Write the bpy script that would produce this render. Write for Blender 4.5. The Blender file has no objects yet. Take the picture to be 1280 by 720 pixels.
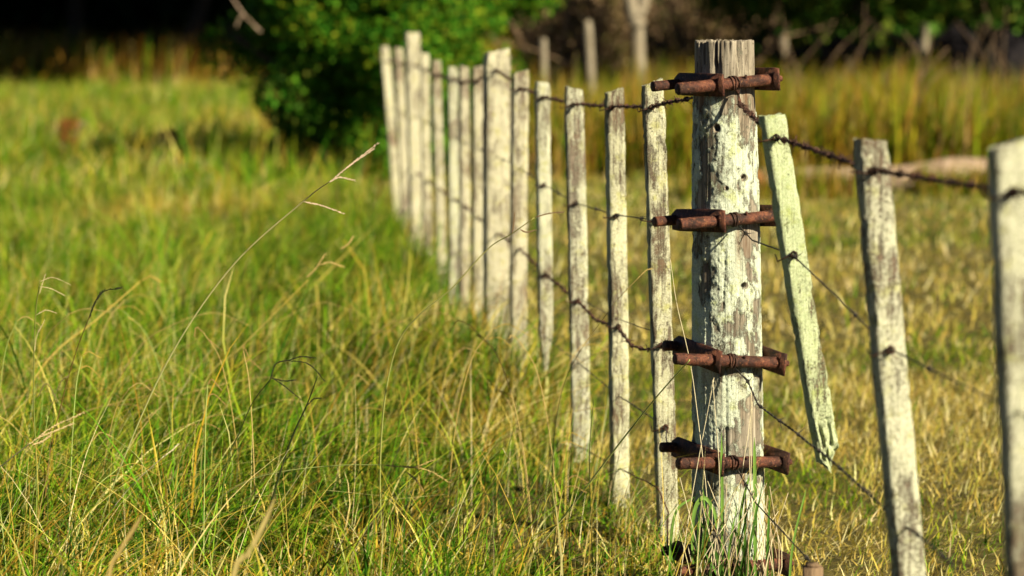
import bpy, math, random
import numpy as np
from mathutils import Vector, Matrix

R = math.radians
rng = np.random.default_rng(7)
random.seed(7)
S = bpy.context.scene
COL = S.collection

# ------------------------------------------------------------------ camera
CAM_Z, F = 1.20, 3000.0                    # eye height, focal length in photo pixels (1280 wide)
PITCH = math.atan(320.0 / F)
cd = bpy.data.cameras.new('camera')
cd.sensor_width = 36.0
cd.lens = F / 1280 * 36
cd.clip_start, cd.clip_end = 0.05, 6000
cd.dof.use_dof = True
cd.dof.focus_distance = 4.98
cd.dof.aperture_fstop = 3.3
cam = bpy.data.objects.new('camera', cd)
cam.location = (0, 0, CAM_Z)
cam.rotation_euler = (math.pi / 2 - PITCH, 0, 0)
COL.objects.link(cam)
S.camera = cam

# ------------------------------------------------------------------ sky, sun, exposure
SUN_EL, SUN_AZ = 32.0, 131.0               # azimuth clockwise from the view direction (+Y)
w = bpy.data.worlds.new('World')
S.world = w
w.use_nodes = True
nt = w.node_tree
bg = nt.nodes['Background']
sky = nt.nodes.new('ShaderNodeTexSky')
sky.sky_type = 'NISHITA'
sky.sun_disc = False
sky.sun_elevation = R(SUN_EL)
sky.sun_rotation = R(SUN_AZ)
sky.altitude = 800
sky.air_density = .25
sky.dust_density = .05
nt.links.new(sky.outputs[0], bg.inputs[0])
bg.inputs[1].default_value = 0.05
sl = bpy.data.lights.new('sun', 'SUN')
sl.energy = 5.0
sl.angle = R(0.5)
sl.color = (1.0, 0.905, 0.67)
sun = bpy.data.objects.new('sun', sl)
sd = Vector((math.sin(R(SUN_AZ)) * math.cos(R(SUN_EL)), math.cos(R(SUN_AZ)) * math.cos(R(SUN_EL)), math.sin(R(SUN_EL))))
sun.rotation_euler = (-sd).to_track_quat('-Z', 'Y').to_euler()
sun.location = (20, -20, 30)
COL.objects.link(sun)
S.view_settings.view_transform = 'Standard'
S.view_settings.look = 'None'
S.view_settings.gamma = 1
S.view_settings.exposure = 1.15
S.cycles.use_denoising = True
S.cycles.denoiser = 'OPENIMAGEDENOISE'
S.cycles.denoising_input_passes = 'RGB_ALBEDO_NORMAL'
S.cycles.denoising_prefilter = 'ACCURATE'
S.cycles.use_adaptive_sampling = False
S.cycles.max_bounces = 4
S.cycles.diffuse_bounces = 1
S.cycles.transmission_bounces = 2
S.cycles.sample_clamp_indirect = 3
S.cycles.sample_clamp_direct = 12


# ------------------------------------------------------------------ helpers
def at(px, py, d):
    """world point on the ray through photo pixel (px, py) at distance Y = d"""
    u, v = (px - 640) / F, (360 - py) / F
    c, s = math.cos(PITCH), math.sin(PITCH)
    dy = c + v * s
    dz = -s + v * c
    k = d / dy
    return Vector((u * k, d, CAM_Z + dz * k))


def tag(o, label=None, cat=None, group=None, kind=None):
    if label: o['label'] = label
    if cat: o['category'] = cat
    if group: o['group'] = group
    if kind: o['kind'] = kind
    return o


def empty(name, loc, label, cat, group=None):
    o = bpy.data.objects.new(name, None)
    o.location = loc
    o.empty_display_size = 0.1
    COL.objects.link(o)
    return tag(o, label, cat, group)


def np_mesh(name, V, quads=None, tris=None, mat=None, parent=None, smooth=True, attrs=None, origin=None):
    """mesh object from numpy arrays given in world space"""
    V = np.asarray(V, dtype=np.float32).reshape(-1, 3)
    base = Vector(origin) if origin is not None else (Vector(parent.matrix_basis.translation) if parent is not None and parent.parent is None else Vector((0, 0, 0)))
    if parent is not None and parent.parent is not None and origin is None:
        base = parent.parent.matrix_basis.translation + parent.matrix_basis.translation
    Vl = V - np.array(base, dtype=np.float32)
    me = bpy.data.meshes.new(name)
    nq = 0 if quads is None else len(quads)
    ntr = 0 if tris is None else len(tris)
    me.vertices.add(len(Vl))
    me.vertices.foreach_set('co', Vl.ravel())
    idx = []
    if nq: idx.append(np.asarray(quads, dtype=np.int32).ravel())
    if ntr: idx.append(np.asarray(tris, dtype=np.int32).ravel())
    idx = np.concatenate(idx)
    me.loops.add(len(idx))
    me.loops.foreach_set('vertex_index', idx)
    starts = np.concatenate([np.arange(nq) * 4, nq * 4 + np.arange(ntr) * 3]).astype(np.int32)
    me.polygons.add(nq + ntr)
    me.polygons.foreach_set('loop_start', starts)
    me.update(calc_edges=True)
    if smooth:
        me.polygons.foreach_set('use_smooth', np.ones(nq + ntr, dtype=bool))
    if attrs:
        for k, a in attrs.items():
            a = np.asarray(a, dtype=np.float32)
            if a.ndim == 2:
                at_ = me.attributes.new(k, 'FLOAT_COLOR', 'POINT')
                if a.shape[1] == 3:
                    a = np.concatenate([a, np.ones((len(a), 1), np.float32)], 1)
                at_.data.foreach_set('color', a.ravel())
            else:
                at_ = me.attributes.new(k, 'FLOAT', 'POINT')
                at_.data.foreach_set('value', a)
    me.validate()
    if mat: me.materials.append(mat)
    o = bpy.data.objects.new(name, me)
    COL.objects.link(o)
    if parent is not None:
        o.parent = parent
        pw = parent.matrix_basis.translation.copy()
        if parent.parent is not None: pw = pw + parent.parent.matrix_basis.translation
        o.location = base - pw
    else:
        o.location = base
    return o


class MB:
    """collects rings, boxes and quads into one mesh"""
    def __init__(self): self.V, self.Q, self.T, self.n = [], [], [], 0

    def add(self, V, Q=None, T=None):
        V = np.asarray(V, float).reshape(-1, 3)
        if Q is not None and len(Q): self.Q.append(np.asarray(Q) + self.n)
        if T is not None and len(T): self.T.append(np.asarray(T) + self.n)
        self.V.append(V); self.n += len(V)

    def tube(self, P, rad, ns=6, cap=True, rough=0.0):
        P = np.asarray(P, float)
        n = len(P)
        rad = np.broadcast_to(np.asarray(rad, float), (n,))
        tan = np.gradient(P, axis=0)
        tan /= np.linalg.norm(tan, axis=1)[:, None] + 1e-12
        up = np.array([0, 0, 1.0]) if abs(tan[0][2]) < .9 else np.array([1.0, 0, 0])
        a = np.cross(tan, up)
        bad = np.linalg.norm(a, axis=1) < 1e-4
        a[bad] = [1, 0, 0]
        a /= np.linalg.norm(a, axis=1)[:, None]
        b = np.cross(tan, a)
        th = np.arange(ns) * 2 * math.pi / ns
        V = P[:, None] + rad[:, None, None] * (np.cos(th)[None, :, None] * a[:, None] + np.sin(th)[None, :, None] * b[:, None])
        V = V.reshape(-1, 3)
        if rough:
            d_ = V - np.repeat(P, ns, 0)
            V = V + d_ / rad.mean() * (rough * 2 * (fbm(V * 130, 4, 91, .65) - .5))[:, None]
        i = np.arange(n - 1)[:, None] * ns
        j = np.arange(ns)[None]
        j2 = (j + 1) % ns
        Q = np.stack([i + j, i + j2, i + ns + j2, i + ns + j], -1).reshape(-1, 4)
        T = []
        if cap:
            V = np.vstack([V, P[0], P[-1]])
            c0, c1 = n * ns, n * ns + 1
            for k in range(ns):
                T.append((c0, (k + 1) % ns, k))
                T.append((c1, (n - 1) * ns + k, (n - 1) * ns + (k + 1) % ns))
        self.add(V, Q, T)

    def box(self, lo, hi, M=None, bev=0.0):
        """box with chamfered vertical/long edges"""
        lo, hi = np.array(lo, float), np.array(hi, float)
        b = min(bev, *(0.45 * (hi - lo)))
        V = []
        for z in (lo[2], hi[2]):
            for (x, y) in ((lo[0] + b, lo[1]), (hi[0] - b, lo[1]), (hi[0], lo[1] + b), (hi[0], hi[1] - b),
                           (hi[0] - b, hi[1]), (lo[0] + b, hi[1]), (lo[0], hi[1] - b), (lo[0], lo[1] + b)):
                V.append((x, y, z))
        V.append(((lo[0] + hi[0]) / 2, (lo[1] + hi[1]) / 2, lo[2]))
        V.append(((lo[0] + hi[0]) / 2, (lo[1] + hi[1]) / 2, hi[2]))
        Q = [(k, (k + 1) % 8, 8 + (k + 1) % 8, 8 + k) for k in range(8)]
        T = [(16, (k + 1) % 8, k) for k in range(8)] + [(17, 8 + k, 8 + (k + 1) % 8) for k in range(8)]
        V = np.array(V)
        if M is not None: V = V @ np.array(M.to_3x3()).T + np.array(M.translation)
        self.add(V, Q, T)

    def build(self, name, mat, parent=None, smooth=True, origin=None):
        V = np.vstack(self.V)
        Q = np.vstack(self.Q) if self.Q else None
        T = np.vstack(self.T) if self.T else None
        return np_mesh(name, V, Q, T, mat, parent, smooth, origin=origin)


def hash3(i, j, k, seed=0):
    h = (i.astype(np.int64) * 374761393 + j.astype(np.int64) * 668265263 + k.astype(np.int64) * 2147483647 + seed * 1274126177) & 0xffffffff
    h = ((h ^ (h >> 13)) * 1274126177) & 0xffffffff
    h = ((h ^ (h >> 16)) * 2246822519) & 0xffffffff
    return ((h ^ (h >> 15)) & 0xffffff) / float(0xffffff)


def vnoise(P, seed=0):
    P = np.asarray(P, float)
    I = np.floor(P).astype(np.int64)
    f = P - I
    f = f * f * (3 - 2 * f)
    r = 0
    for dx in (0, 1):
        for dy in (0, 1):
            for dz in (0, 1):
                wgt = (f[:, 0] if dx else 1 - f[:, 0]) * (f[:, 1] if dy else 1 - f[:, 1]) * (f[:, 2] if dz else 1 - f[:, 2])
                r = r + wgt * hash3(I[:, 0] + dx, I[:, 1] + dy, I[:, 2] + dz, seed)
    return r


def fbm(P, oct=4, seed=0, gain=.5):
    P = np.asarray(P, float)
    a, s, tot = 1.0, 0, 0
    for o in range(oct):
        s = s + a * vnoise(P * 2 ** o + o * 17.3, seed + o)
        tot += a; a *= gain
    return s / tot


def n2(x, y, sc, seed=0, oct=3):
    return fbm(np.stack([x * sc, y * sc, np.zeros_like(x)], 1), oct, seed)


def sstep(a, b, x):
    t = np.clip((x - a) / (b - a), 0, 1)
    return t * t * (3 - 2 * t)


def spline(P, n):
    """Catmull-Rom through control points"""
    P = np.array([list(p) for p in P], float)
    Q = np.vstack([2 * P[0] - P[1], P, 2 * P[-1] - P[-2]])
    out = []
    m = len(P) - 1
    for t in np.linspace(0, m - 1e-6, n):
        i = int(t); f = t - i
        p0, p1, p2, p3 = Q[i:i + 4]
        out.append(.5 * (2 * p1 + (p2 - p0) * f + (2 * p0 - 5 * p1 + 4 * p2 - p3) * f * f + (3 * p1 - p0 - 3 * p2 + p3) * f ** 3))
    return np.array(out)


# ------------------------------------------------------------------ materials
def new_mat(name):
    m = bpy.data.materials.new(name)
    m.use_nodes = True
    n = m.node_tree.nodes
    return m, m.node_tree, n, m.node_tree.links, n['Principled BSDF']


def nd(nt, typ, **kw):
    n = nt.nodes.new(typ)
    for k, v in kw.items(): setattr(n, k, v)
    return n


def noise(nt, vec, scale, detail=4, rough=.55, mapping=None, dist=0):
    n = nd(nt, 'ShaderNodeTexNoise')
    n.inputs['Scale'].default_value = scale
    n.inputs['Detail'].default_value = detail
    n.inputs['Roughness'].default_value = rough
    n.inputs['Distortion'].default_value = dist
    if mapping:
        mp = nd(nt, 'ShaderNodeMapping')
        mp.inputs['Scale'].default_value = mapping
        nt.links.new(vec, mp.inputs['Vector'])
        vec = mp.outputs[0]
    nt.links.new(vec, n.inputs['Vector'])
    return n.outputs['Fac']


def ramp(nt, fac, stops, interp='LINEAR'):
    r = nd(nt, 'ShaderNodeValToRGB')
    r.color_ramp.interpolation = interp
    el = r.color_ramp.elements
    while len(el) < len(stops): el.new(.5)
    for e, (p, c) in zip(el, stops):
        e.position = p
        e.color = (*c, 1) if len(c) == 3 else c
    nt.links.new(fac, r.inputs[0])
    return r.outputs[0]


def g(v): return (v, v, v)


def mix(nt, fac, a, b, mode='MIX'):
    m = nd(nt, 'ShaderNodeMix', data_type='RGBA', blend_type=mode)
    if isinstance(fac, (int, float)): m.inputs[0].default_value = fac
    else: nt.links.new(fac, m.inputs[0])
    for s, v in ((6, a), (7, b)):
        if isinstance(v, tuple): m.inputs[s].default_value = (*v, 1)
        else: nt.links.new(v, m.inputs[s])
    return m.outputs[2]


def math_(nt, op, a, b=0.0, clamp=False):
    m = nd(nt, 'ShaderNodeMath', operation=op, use_clamp=clamp)
    for s, v in ((0, a), (1, b)):
        if isinstance(v, (int, float)): m.inputs[s].default_value = v
        else: nt.links.new(v, m.inputs[s])
    return m.outputs[0]


def bump(nt, h, strength, dist, prev=None):
    b = nd(nt, 'ShaderNodeBump')
    b.inputs['Strength'].default_value = strength
    b.inputs['Distance'].default_value = dist
    nt.links.new(h, b.inputs['Height'])
    if prev is not None: nt.links.new(prev, b.inputs['Normal'])
    return b.outputs[0]


def wood_mat(name, wood_dark, wood_light, coat_a, coat_b, lo, hi, scale=26, spots=.5, attr=None):
    """grey weathered timber under a broken coat of lichen / old paint"""
    m, t, n, l, p = new_mat(name)
    pos = nd(t, 'ShaderNodeNewGeometry').outputs['Position']
    grain = noise(t, pos, 1, 6, .65, (150, 150, 5), .6)
    grain2 = noise(t, pos, 1, 4, .6, (460, 460, 12))
    tone = noise(t, pos, 9, 4, .6, (1, 1, .4))
    wood = ramp(t, grain, [(.30, wood_dark), (.48, tuple(.45 * (a + b) for a, b in zip(wood_dark, wood_light))), (.64, wood_light)])
    gl = sum(wood_light) / 3
    wood = mix(t, ramp(t, tone, [(.42, g(0)), (.68, g(.6))]), wood, mix(t, ramp(t, grain, [(.35, g(0)), (.6, g(1))]), (gl * .40, gl * .33, gl * .25), (gl * 1.22, gl * 1.10, gl * .90)))
    wood = mix(t, ramp(t, grain2, [(.30, g(.8)), (.44, g(0))]), wood, tuple(c * .35 for c in wood_dark))
    big = noise(t, pos, scale * .28, 3, .5, (1, 1, .45))
    fine = noise(t, pos, scale, 9, .70, (1, 1, .4), 1.0)
    tiny = noise(t, pos, scale * 9, 5, .7)
    gg = math_(t, 'MULTIPLY', math_(t, 'SUBTRACT', grain, .5), .38)
    gg = math_(t, 'ADD', gg, math_(t, 'MULTIPLY', math_(t, 'SUBTRACT', grain2, .5), .25))
    gg = math_(t, 'ADD', gg, math_(t, 'MULTIPLY', math_(t, 'SUBTRACT', tiny, .5), .6))
    if attr:
        a = nd(t, 'ShaderNodeAttribute', attribute_name=attr).outputs['Fac']
        s = math_(t, 'ADD', a, math_(t, 'MULTIPLY', math_(t, 'SUBTRACT', fine, .5), .9))
    else:
        s = math_(t, 'ADD', math_(t, 'MULTIPLY', big, .55), math_(t, 'MULTIPLY', fine, .55))
    s = math_(t, 'ADD', s, gg)
    mask = ramp(t, s, [(lo - .03, g(0)), (lo + .01, g(.35)), (hi, g(.9)), (hi + .12, g(1))])
    coat = mix(t, ramp(t, tiny, [(.35, g(0)), (.62, g(1))]), coat_a, coat_b)
    ye = noise(t, pos, 34, 5, .65)
    coat = mix(t, ramp(t, ye, [(.53, g(0)), (.66, g(.6))]), coat, (coat_a[0] * .92, coat_a[1] * .88, coat_a[2] * .38))
    vor = nd(t, 'ShaderNodeTexVoronoi', feature='DISTANCE_TO_EDGE')
    vor.inputs['Scale'].default_value = 240
    mp = nd(t, 'ShaderNodeMapping'); mp.inputs['Scale'].default_value = (1, 1, .6)
    l.new(pos, mp.inputs['Vector']); l.new(mp.outputs[0], vor.inputs['Vector'])
    crk = ramp(t, vor.outputs['Distance'], [(.0, g(0)), (.08, g(1))])
    coat = mix(t, crk, mix(t, .5, coat, wood_dark), coat)
    colr = mix(t, mask, wood, coat)
    dots = noise(t, pos, 170, 3, .6)
    colr = mix(t, ramp(t, dots, [(.63, g(0)), (.69, g(spots))]), colr, (.030, .025, .018))
    if attr:
        st = nd(t, 'ShaderNodeAttribute', attribute_name='rust_run').outputs['Fac']
        colr = mix(t, math_(t, 'MULTIPLY', st, ramp(t, grain, [(.3, g(1)), (.7, g(.35))])), colr, (.13, .055, .022))
    l.new(colr, p.inputs['Base Color'])
    p.inputs['Roughness'].default_value = .9
    p.inputs['Specular IOR Level'].default_value = .15
    b1 = bump(t, grain, .7, .005)
    b1 = bump(t, grain2, .4, .003, b1)
    b2 = bump(t, mask, .8, .0022, b1)
    b3 = bump(t, tiny, .6, .0018, b2)
    l.new(b3, p.inputs['Normal'])
    return m


def rust_mat(name, ca, cb, cc):
    m, t, n, l, p = new_mat(name)
    pos = nd(t, 'ShaderNodeNewGeometry').outputs['Position']
    a = noise(t, pos, 75, 8, .7)
    b = noise(t, pos, 380, 5, .65)
    d = noise(t, pos, 28, 4, .6)
    c = ramp(t, a, [(.34, ca), (.5, cb), (.66, cc)])
    c = mix(t, ramp(t, d, [(.42, g(.85)), (.56, g(0))]), c, tuple(x * .45 for x in ca))
    pit = ramp(t, b, [(.36, g(0)), (.46, g(1))])
    c = mix(t, pit, (.012, .006, .005), c)
    sp = noise(t, pos, 210, 4, .65)
    c = mix(t, ramp(t, sp, [(.60, g(0)), (.68, g(.8))]), c, (cc[0] * 1.5, cc[1] * 1.9, cc[2] * 1.6))
    l.new(c, p.inputs['Base Color'])
    p.inputs['Roughness'].default_value = .7
    p.inputs['Specular IOR Level'].default_value = .3
    l.new(bump(t, b, .9, .002, bump(t, a, .8, .004)), p.inputs['Normal'])
    return m


def leaf_mat(name, trans=.35, rough=.55, spec=.25):
    """foliage and grass: each blade carries its own colour"""
    m, t, n, l, p = new_mat(name)
    c = nd(t, 'ShaderNodeAttribute', attribute_name='Col').outputs['Color']
    l.new(c, p.inputs['Base Color'])
    p.inputs['Roughness'].default_value = rough
    p.inputs['Specular IOR Level'].default_value = spec
    tr = nd(t, 'ShaderNodeBsdfTranslucent')
    l.new(mix(t, 1.0, c, (1.0, 1.0, .55), 'MULTIPLY'), tr.inputs['Color'])
    mx = nd(t, 'ShaderNodeMixShader')
    mx.inputs[0].default_value = trans
    l.new(p.outputs[0], mx.inputs[1])
    l.new(tr.outputs[0], mx.inputs[2])
    l.new(mx.outputs[0], n['Material Output'].inputs[0])
    return m


def simple_mat(name, ca, cb, scale, rough=.85, mapping=None, bs=.4, bd=.01):
    m, t, n, l, p = new_mat(name)
    pos = nd(t, 'ShaderNodeNewGeometry').outputs['Position']
    a = noise(t, pos, scale, 6, .6, mapping)
    l.new(ramp(t, a, [(.3, ca), (.7, cb)]), p.inputs['Base Color'])
    p.inputs['Roughness'].default_value = rough
    p.inputs['Specular IOR Level'].default_value = .08
    l.new(bump(t, a, bs, bd), p.inputs['Normal'])
    return m


M = {
    'post': wood_mat('lichen_post_wood', (.070, .050, .032), (.38, .32, .23), (.47, .54, .39), (.62, .65, .51), .45, .52, 60, .7, 'lichen'),
    'picket': wood_mat('lichen_picket_wood', (.065, .036, .020), (.34, .24, .15), (.46, .47, .26), (.62, .59, .43), .475, .525, 50, .9),
    'far': wood_mat('far_picket_wood', (.10, .055, .034), (.40, .30, .20), (.45, .44, .28), (.60, .55, .40), .465, .53, 26, .7),
    'green': wood_mat('pale_green_paint', (.09, .06, .03), (.38, .32, .18), (.38, .46, .24), (.50, .54, .33), .445, .50, 30, .7),
    'near': wood_mat('peeling_paint', (.075, .042, .026), (.36, .26, .17), (.46, .48, .31), (.60, .58, .43), .475, .53, 28, .7),
    'rust': rust_mat('rusted_iron', (.040, .014, .009), (.105, .032, .017), (.21, .075, .036)),
    'wire': rust_mat('rusty_wire', (.045, .019, .012), (.09, .036, .022), (.15, .066, .040)),
    'steel': rust_mat('dull_wire', (.03, .027, .024), (.06, .05, .042), (.11, .09, .07)),
    'grass': leaf_mat('grass_blades', .28, .6, .08),
    'leaf': leaf_mat('leaves', .25, .6, .05),
    'stalk': leaf_mat('grass_stalks', .15, .55, .15),
    'bark': simple_mat('pale_bark', (.15, .12, .08), (.34, .29, .21), 9, .9, (4, 4, .6), .6, .03),
    'darkbark': simple_mat('dark_bark', (.025, .02, .015), (.07, .055, .04), 9, .9, (4, 4, .6), .6, .03),
    'twig': simple_mat('brown_twig', (.10, .065, .04), (.24, .16, .095), 9, .9, (4, 4, .6), .6, .03),
    'log': simple_mat('bleached_log', (.14, .09, .055), (.42, .31, .22), 9, .9, (1, 3, 3), .8, .03),
    'cut': simple_mat('cut_wood_end', (.50, .16, .06), (.68, .28, .12), 30, .8),
    'rock': simple_mat('dark_rock', (.006, .0055, .007), (.018, .015, .017), 7, .9, None, .8, .04),  # near-black, stands in for the shade beneath the overhanging shrubs
    'bluerock': simple_mat('slate_stone', (.02, .025, .04), (.06, .07, .10), 14, .7, None, .6, .02),
    'soil': simple_mat('thatch_soil', (.035, .030, .010), (.13, .105, .033), 5, 1.0, None, .8, .02),
}


# ------------------------------------------------------------------ fence line
def fence_x(Y): return 1.0075 - .125 * Y


# ------------------------------------------------------------------ ground
def ground_z(x, y):
    return .03 * (n2(x, y, .9, 3, 2) - .5)


xs = np.concatenate([[-1500, -300, -80], np.linspace(-22, 22, 150), [80, 300, 1500]])
ys = np.concatenate([[-300, -40, -5], np.linspace(0, 75, 230), [120, 400, 1500, 3000]])
gx, gy = np.meshgrid(xs, ys)
gz = ground_z(gx.ravel(), gy.ravel()) * (np.hypot(gx.ravel(), gy.ravel() - 30) < 60)
V = np.stack([gx.ravel(), gy.ravel(), gz], 1)
nx, ny = len(xs), len(ys)
i = np.arange(ny - 1)[:, None] * nx + np.arange(nx - 1)[None]
Q = np.stack([i, i + 1, i + 1 + nx, i + nx], -1).reshape(-1, 4)
tag(np_mesh('ground', V, Q, None, M['soil']), 'dark thatchy pasture soil under the grass', None, None, 'structure')


# ------------------------------------------------------------------ grass
def blades(name, x, y, H, W, az, bend, droop, col, nseg, mat, tipcol=None, kink=0.0, parent=None, z0=None, face=None):
    N = len(x)
    z = ground_z(x, y) - .008 if z0 is None else z0
    t = np.linspace(0, 1, nseg + 1)
    dirx, diry = np.cos(az), np.sin(az)
    psi = rng.uniform(-1.0, 1.0, N) if face is None else face
    wx, wy = -np.sin(az + psi), np.cos(az + psi)
    prof = np.clip((1 - t) ** .55, 0, 1) * (0.75 + .25 * np.sin(np.pi * np.clip(t * 1.3 + .15, 0, 1)))
    C = np.zeros((N, nseg + 1, 3))
    sidek = rng.normal(0, kink, N) if kink else np.zeros(N)
    hor = (bend * H)[:, None] * t[None] ** 1.7
    sid = (sidek * H)[:, None] * np.sin(t[None] * 2.6)
    C[:, :, 0] = x[:, None] + dirx[:, None] * hor - diry[:, None] * sid
    C[:, :, 1] = y[:, None] + diry[:, None] * hor + dirx[:, None] * sid
    C[:, :, 2] = z[:, None] + H[:, None] * (t[None] - droop[:, None] * t[None] ** 2.4)
    tw = t[None] * rng.uniform(-1.2, 1.2, N)[:, None]
    wxx = wx[:, None] * np.cos(tw) - wy[:, None] * np.sin(tw)
    wyy = wx[:, None] * np.sin(tw) + wy[:, None] * np.cos(tw)
    hw = (W * .5)[:, None] * prof[None]
    k = nseg * 2 + 1
    V = np.zeros((N, k, 3), np.float32)
    L = C[:, :nseg].copy(); Rr = C[:, :nseg].copy()
    L[:, :, 0] -= (wxx * hw)[:, :nseg]; L[:, :, 1] -= (wyy * hw)[:, :nseg]
    Rr[:, :, 0] += (wxx * hw)[:, :nseg]; Rr[:, :, 1] += (wyy * hw)[:, :nseg]
    V[:, 0:nseg * 2:2] = L
    V[:, 1:nseg * 2:2] = Rr
    V[:, -1] = C[:, -1]
    tc = np.concatenate([np.repeat(t[:nseg], 2), [1.0]])
    cc = np.repeat(col[:, None], k, 1)
    if tipcol is not None:
        f = (sstep(.45, 1.0, tc))[None, :, None]
        cc = cc * (1 - f) + tipcol[:, None] * f
    o = np.arange(N)[:, None, None] * k
    q = np.array([[2 * s, 2 * s + 1, 2 * s + 3, 2 * s + 2] for s in range(nseg - 1)]).reshape(1, -1, 4)
    tr = np.array([[[2 * nseg - 2, 2 * nseg - 1, 2 * nseg]]])
    return np_mesh(name, V.reshape(-1, 3), (o + q).reshape(-1, 4) if nseg > 1 else None, (o + tr).reshape(-1, 3), mat, parent,
                   True, {'Col': cc.reshape(-1, 3)})


GREEN = np.array([[.052, .16, .006], [.088, .215, .007], [.15, .28, .009], [.024, .085, .005], [.23, .31, .013]])
STRAW = np.array([[.50, .37, .045], [.42, .28, .028], [.58, .47, .11], [.28, .17, .02], [.64, .55, .22]])


def pal(P, n, jit=.18):
    c = P[rng.integers(0, len(P), n)] * rng.uniform(1 - jit, 1 + jit, (n, 1)) * rng.uniform(.93, 1.07, (n, 3))
    return c


def scatter(y0, y1, n, side, wmul=.26, pad=.5):
    """random points in the wedge the camera looks over, on one side of the fence"""
    out_x, out_y = [], []
    need = n
    while need > 0:
        m = int(need * 2.6) + 100
        y = np.sqrt(rng.uniform(y0 * y0, y1 * y1, m))
        x = rng.uniform(-1, 1, m) * (wmul * y + pad)
        fx = fence_x(y) + rng.normal(0, .05, m)
        k = (x < fx) if side < 0 else (x > fx) if side > 0 else np.ones(m, bool)
        x, y = x[k][:need], y[k][:need]
        out_x.append(x); out_y.append(y); need -= len(x)
    return np.concatenate(out_x), np.concatenate(out_y)


def long_grass(name, y0, y1, n, nseg, hs, ws, wm, dry_bias, label, tall=.05):
    x, y = scatter(y0, y1, n, -1, wm)
    big = n2(x, y, .55, 11)
    tuft = np.clip(.5 + 1.5 * (n2(x, y, 2.4, 12) - .5), .05, 1)
    keep = rng.uniform(size=n) < np.clip(.35 + 1.5 * (tuft - .25), .2, 1)
    x, y, big, tuft = x[keep], y[keep], big[keep], tuft[keep]
    N = len(x)
    H = hs * (.35 + 1.0 * rng.uniform(size=N) ** 1.7) * (.30 + 1.5 * tuft)
    H = H * (1 - .66 * sstep(.75, .15, fence_x(y) - x) * (y < 7.2))
    Wd = ws * rng.uniform(.5, 1.5, N)
    az = rng.uniform(0, 2 * np.pi, N) + 0 * x
    wind = rng.uniform(size=N) < .4
    az = np.where(wind, rng.normal(.35, .7, N), az)
    bend = np.abs(rng.normal(.70, .50, N))
    long = rng.uniform(size=N) < tall
    H = np.where(long, H * 1.9, H); bend = np.where(long, bend + .35, bend)
    droop = np.clip(bend * .42 + rng.normal(0, .08, N), 0, .85)
    dry = rng.uniform(size=N) < np.clip(dry_bias + 2.2 * (n2(x, y, 1.3, 21) - .5) + .8 * (big - .5), .04, .85)
    col = np.where(dry[:, None], pal(STRAW, N), pal(GREEN, N))
    tip = np.where((rng.uniform(size=N) < .35)[:, None], pal(STRAW, N), col)
    o = blades(name, x, y, H, Wd, az, bend, droop, col, nseg, M['grass'], tip, .11)
    return tag(o, label, 'grass', None, 'stuff')


long_grass('pasture_grass', 2.7, 7.5, 80000, 5, .20, .0064, .27, .13, 'long green and straw pasture grass tangled around the tall seed stalks')
long_grass('pasture_grass', 7.5, 16, 120000, 2, .23, .0085, .25, .08, 'long soft pasture grass beside the far pickets', .03)
long_grass('pasture_grass', 16, 47, 95000, 2, .32, .020, .25, .16, 'distant yellowing pasture grass running up to the dark wood', 0)


def dry_stems(name, x, y, hlo, hhi, wd, label):
    N = len(x)
    az = np.where(rng.uniform(size=N) < .6, rng.normal(.4, .8, N), rng.uniform(0, 6.28, N))
    bend = np.abs(rng.normal(.55, .45, N))
    c = np.where((rng.uniform(size=N) < .72)[:, None], pal(np.array([[.56, .45, .14], [.52, .39, .08], [.44, .30, .05], [.66, .58, .30]]), N), pal(GREEN, N) * 1.3)
    o = blades(name, x, y, rng.uniform(hlo, hhi, N), wd * rng.uniform(.7, 1.4, N), az, bend, np.clip(bend * .35, 0, .6), c, 6, M['grass'], None, .04)
    return tag(o, label, 'grass', None, 'stuff')


xx, yy = scatter(4.2, 8.5, 2300, -1, .24)
dry_stems('dry_stems', xx, yy, .15, .50, .0024, 'thin bleached dry stems criss crossing in the pasture grass')
xx, yy = scatter(4.3, 11, 1500, -1, .23)
k = fence_x(yy) - xx > .35
xx, yy = xx[k], yy[k]; N = len(xx)
bend = rng.uniform(.5, 1.5, N)
tag(blades('arching_blades', xx, yy, rng.uniform(.30, .62, N) * (.75 + .5 * n2(xx, yy, 2, 19)), .0034 * rng.uniform(.6, 1.5, N), np.where(rng.uniform(size=N) < .7, rng.normal(.4, .6, N), rng.uniform(0, 6.28, N)), bend,
           np.clip(bend * .33, 0, .7), np.where((rng.uniform(size=N) < .62)[:, None], pal(np.array([[.30, .36, .03], [.40, .40, .05], [.20, .32, .02]]), N), pal(STRAW, N)), 9, M['grass'], None, .05),
    'long arching green and golden blades rising above the pasture grass', 'grass', None, 'stuff')
yy = rng.uniform(4.4, 7.5, 650); xx = fence_x(yy) - np.abs(rng.normal(0, .16, 650)) + .03
dry_stems('dry_stems', xx, yy, .06, .20, .0021, 'short pale dead stems bristling along the foot of the fence')


MOWN = np.array([[.54, .42, .10], [.46, .35, .07], [.60, .50, .18], [.32, .23, .045], [.68, .59, .29], [.38, .34, .06]])


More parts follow.
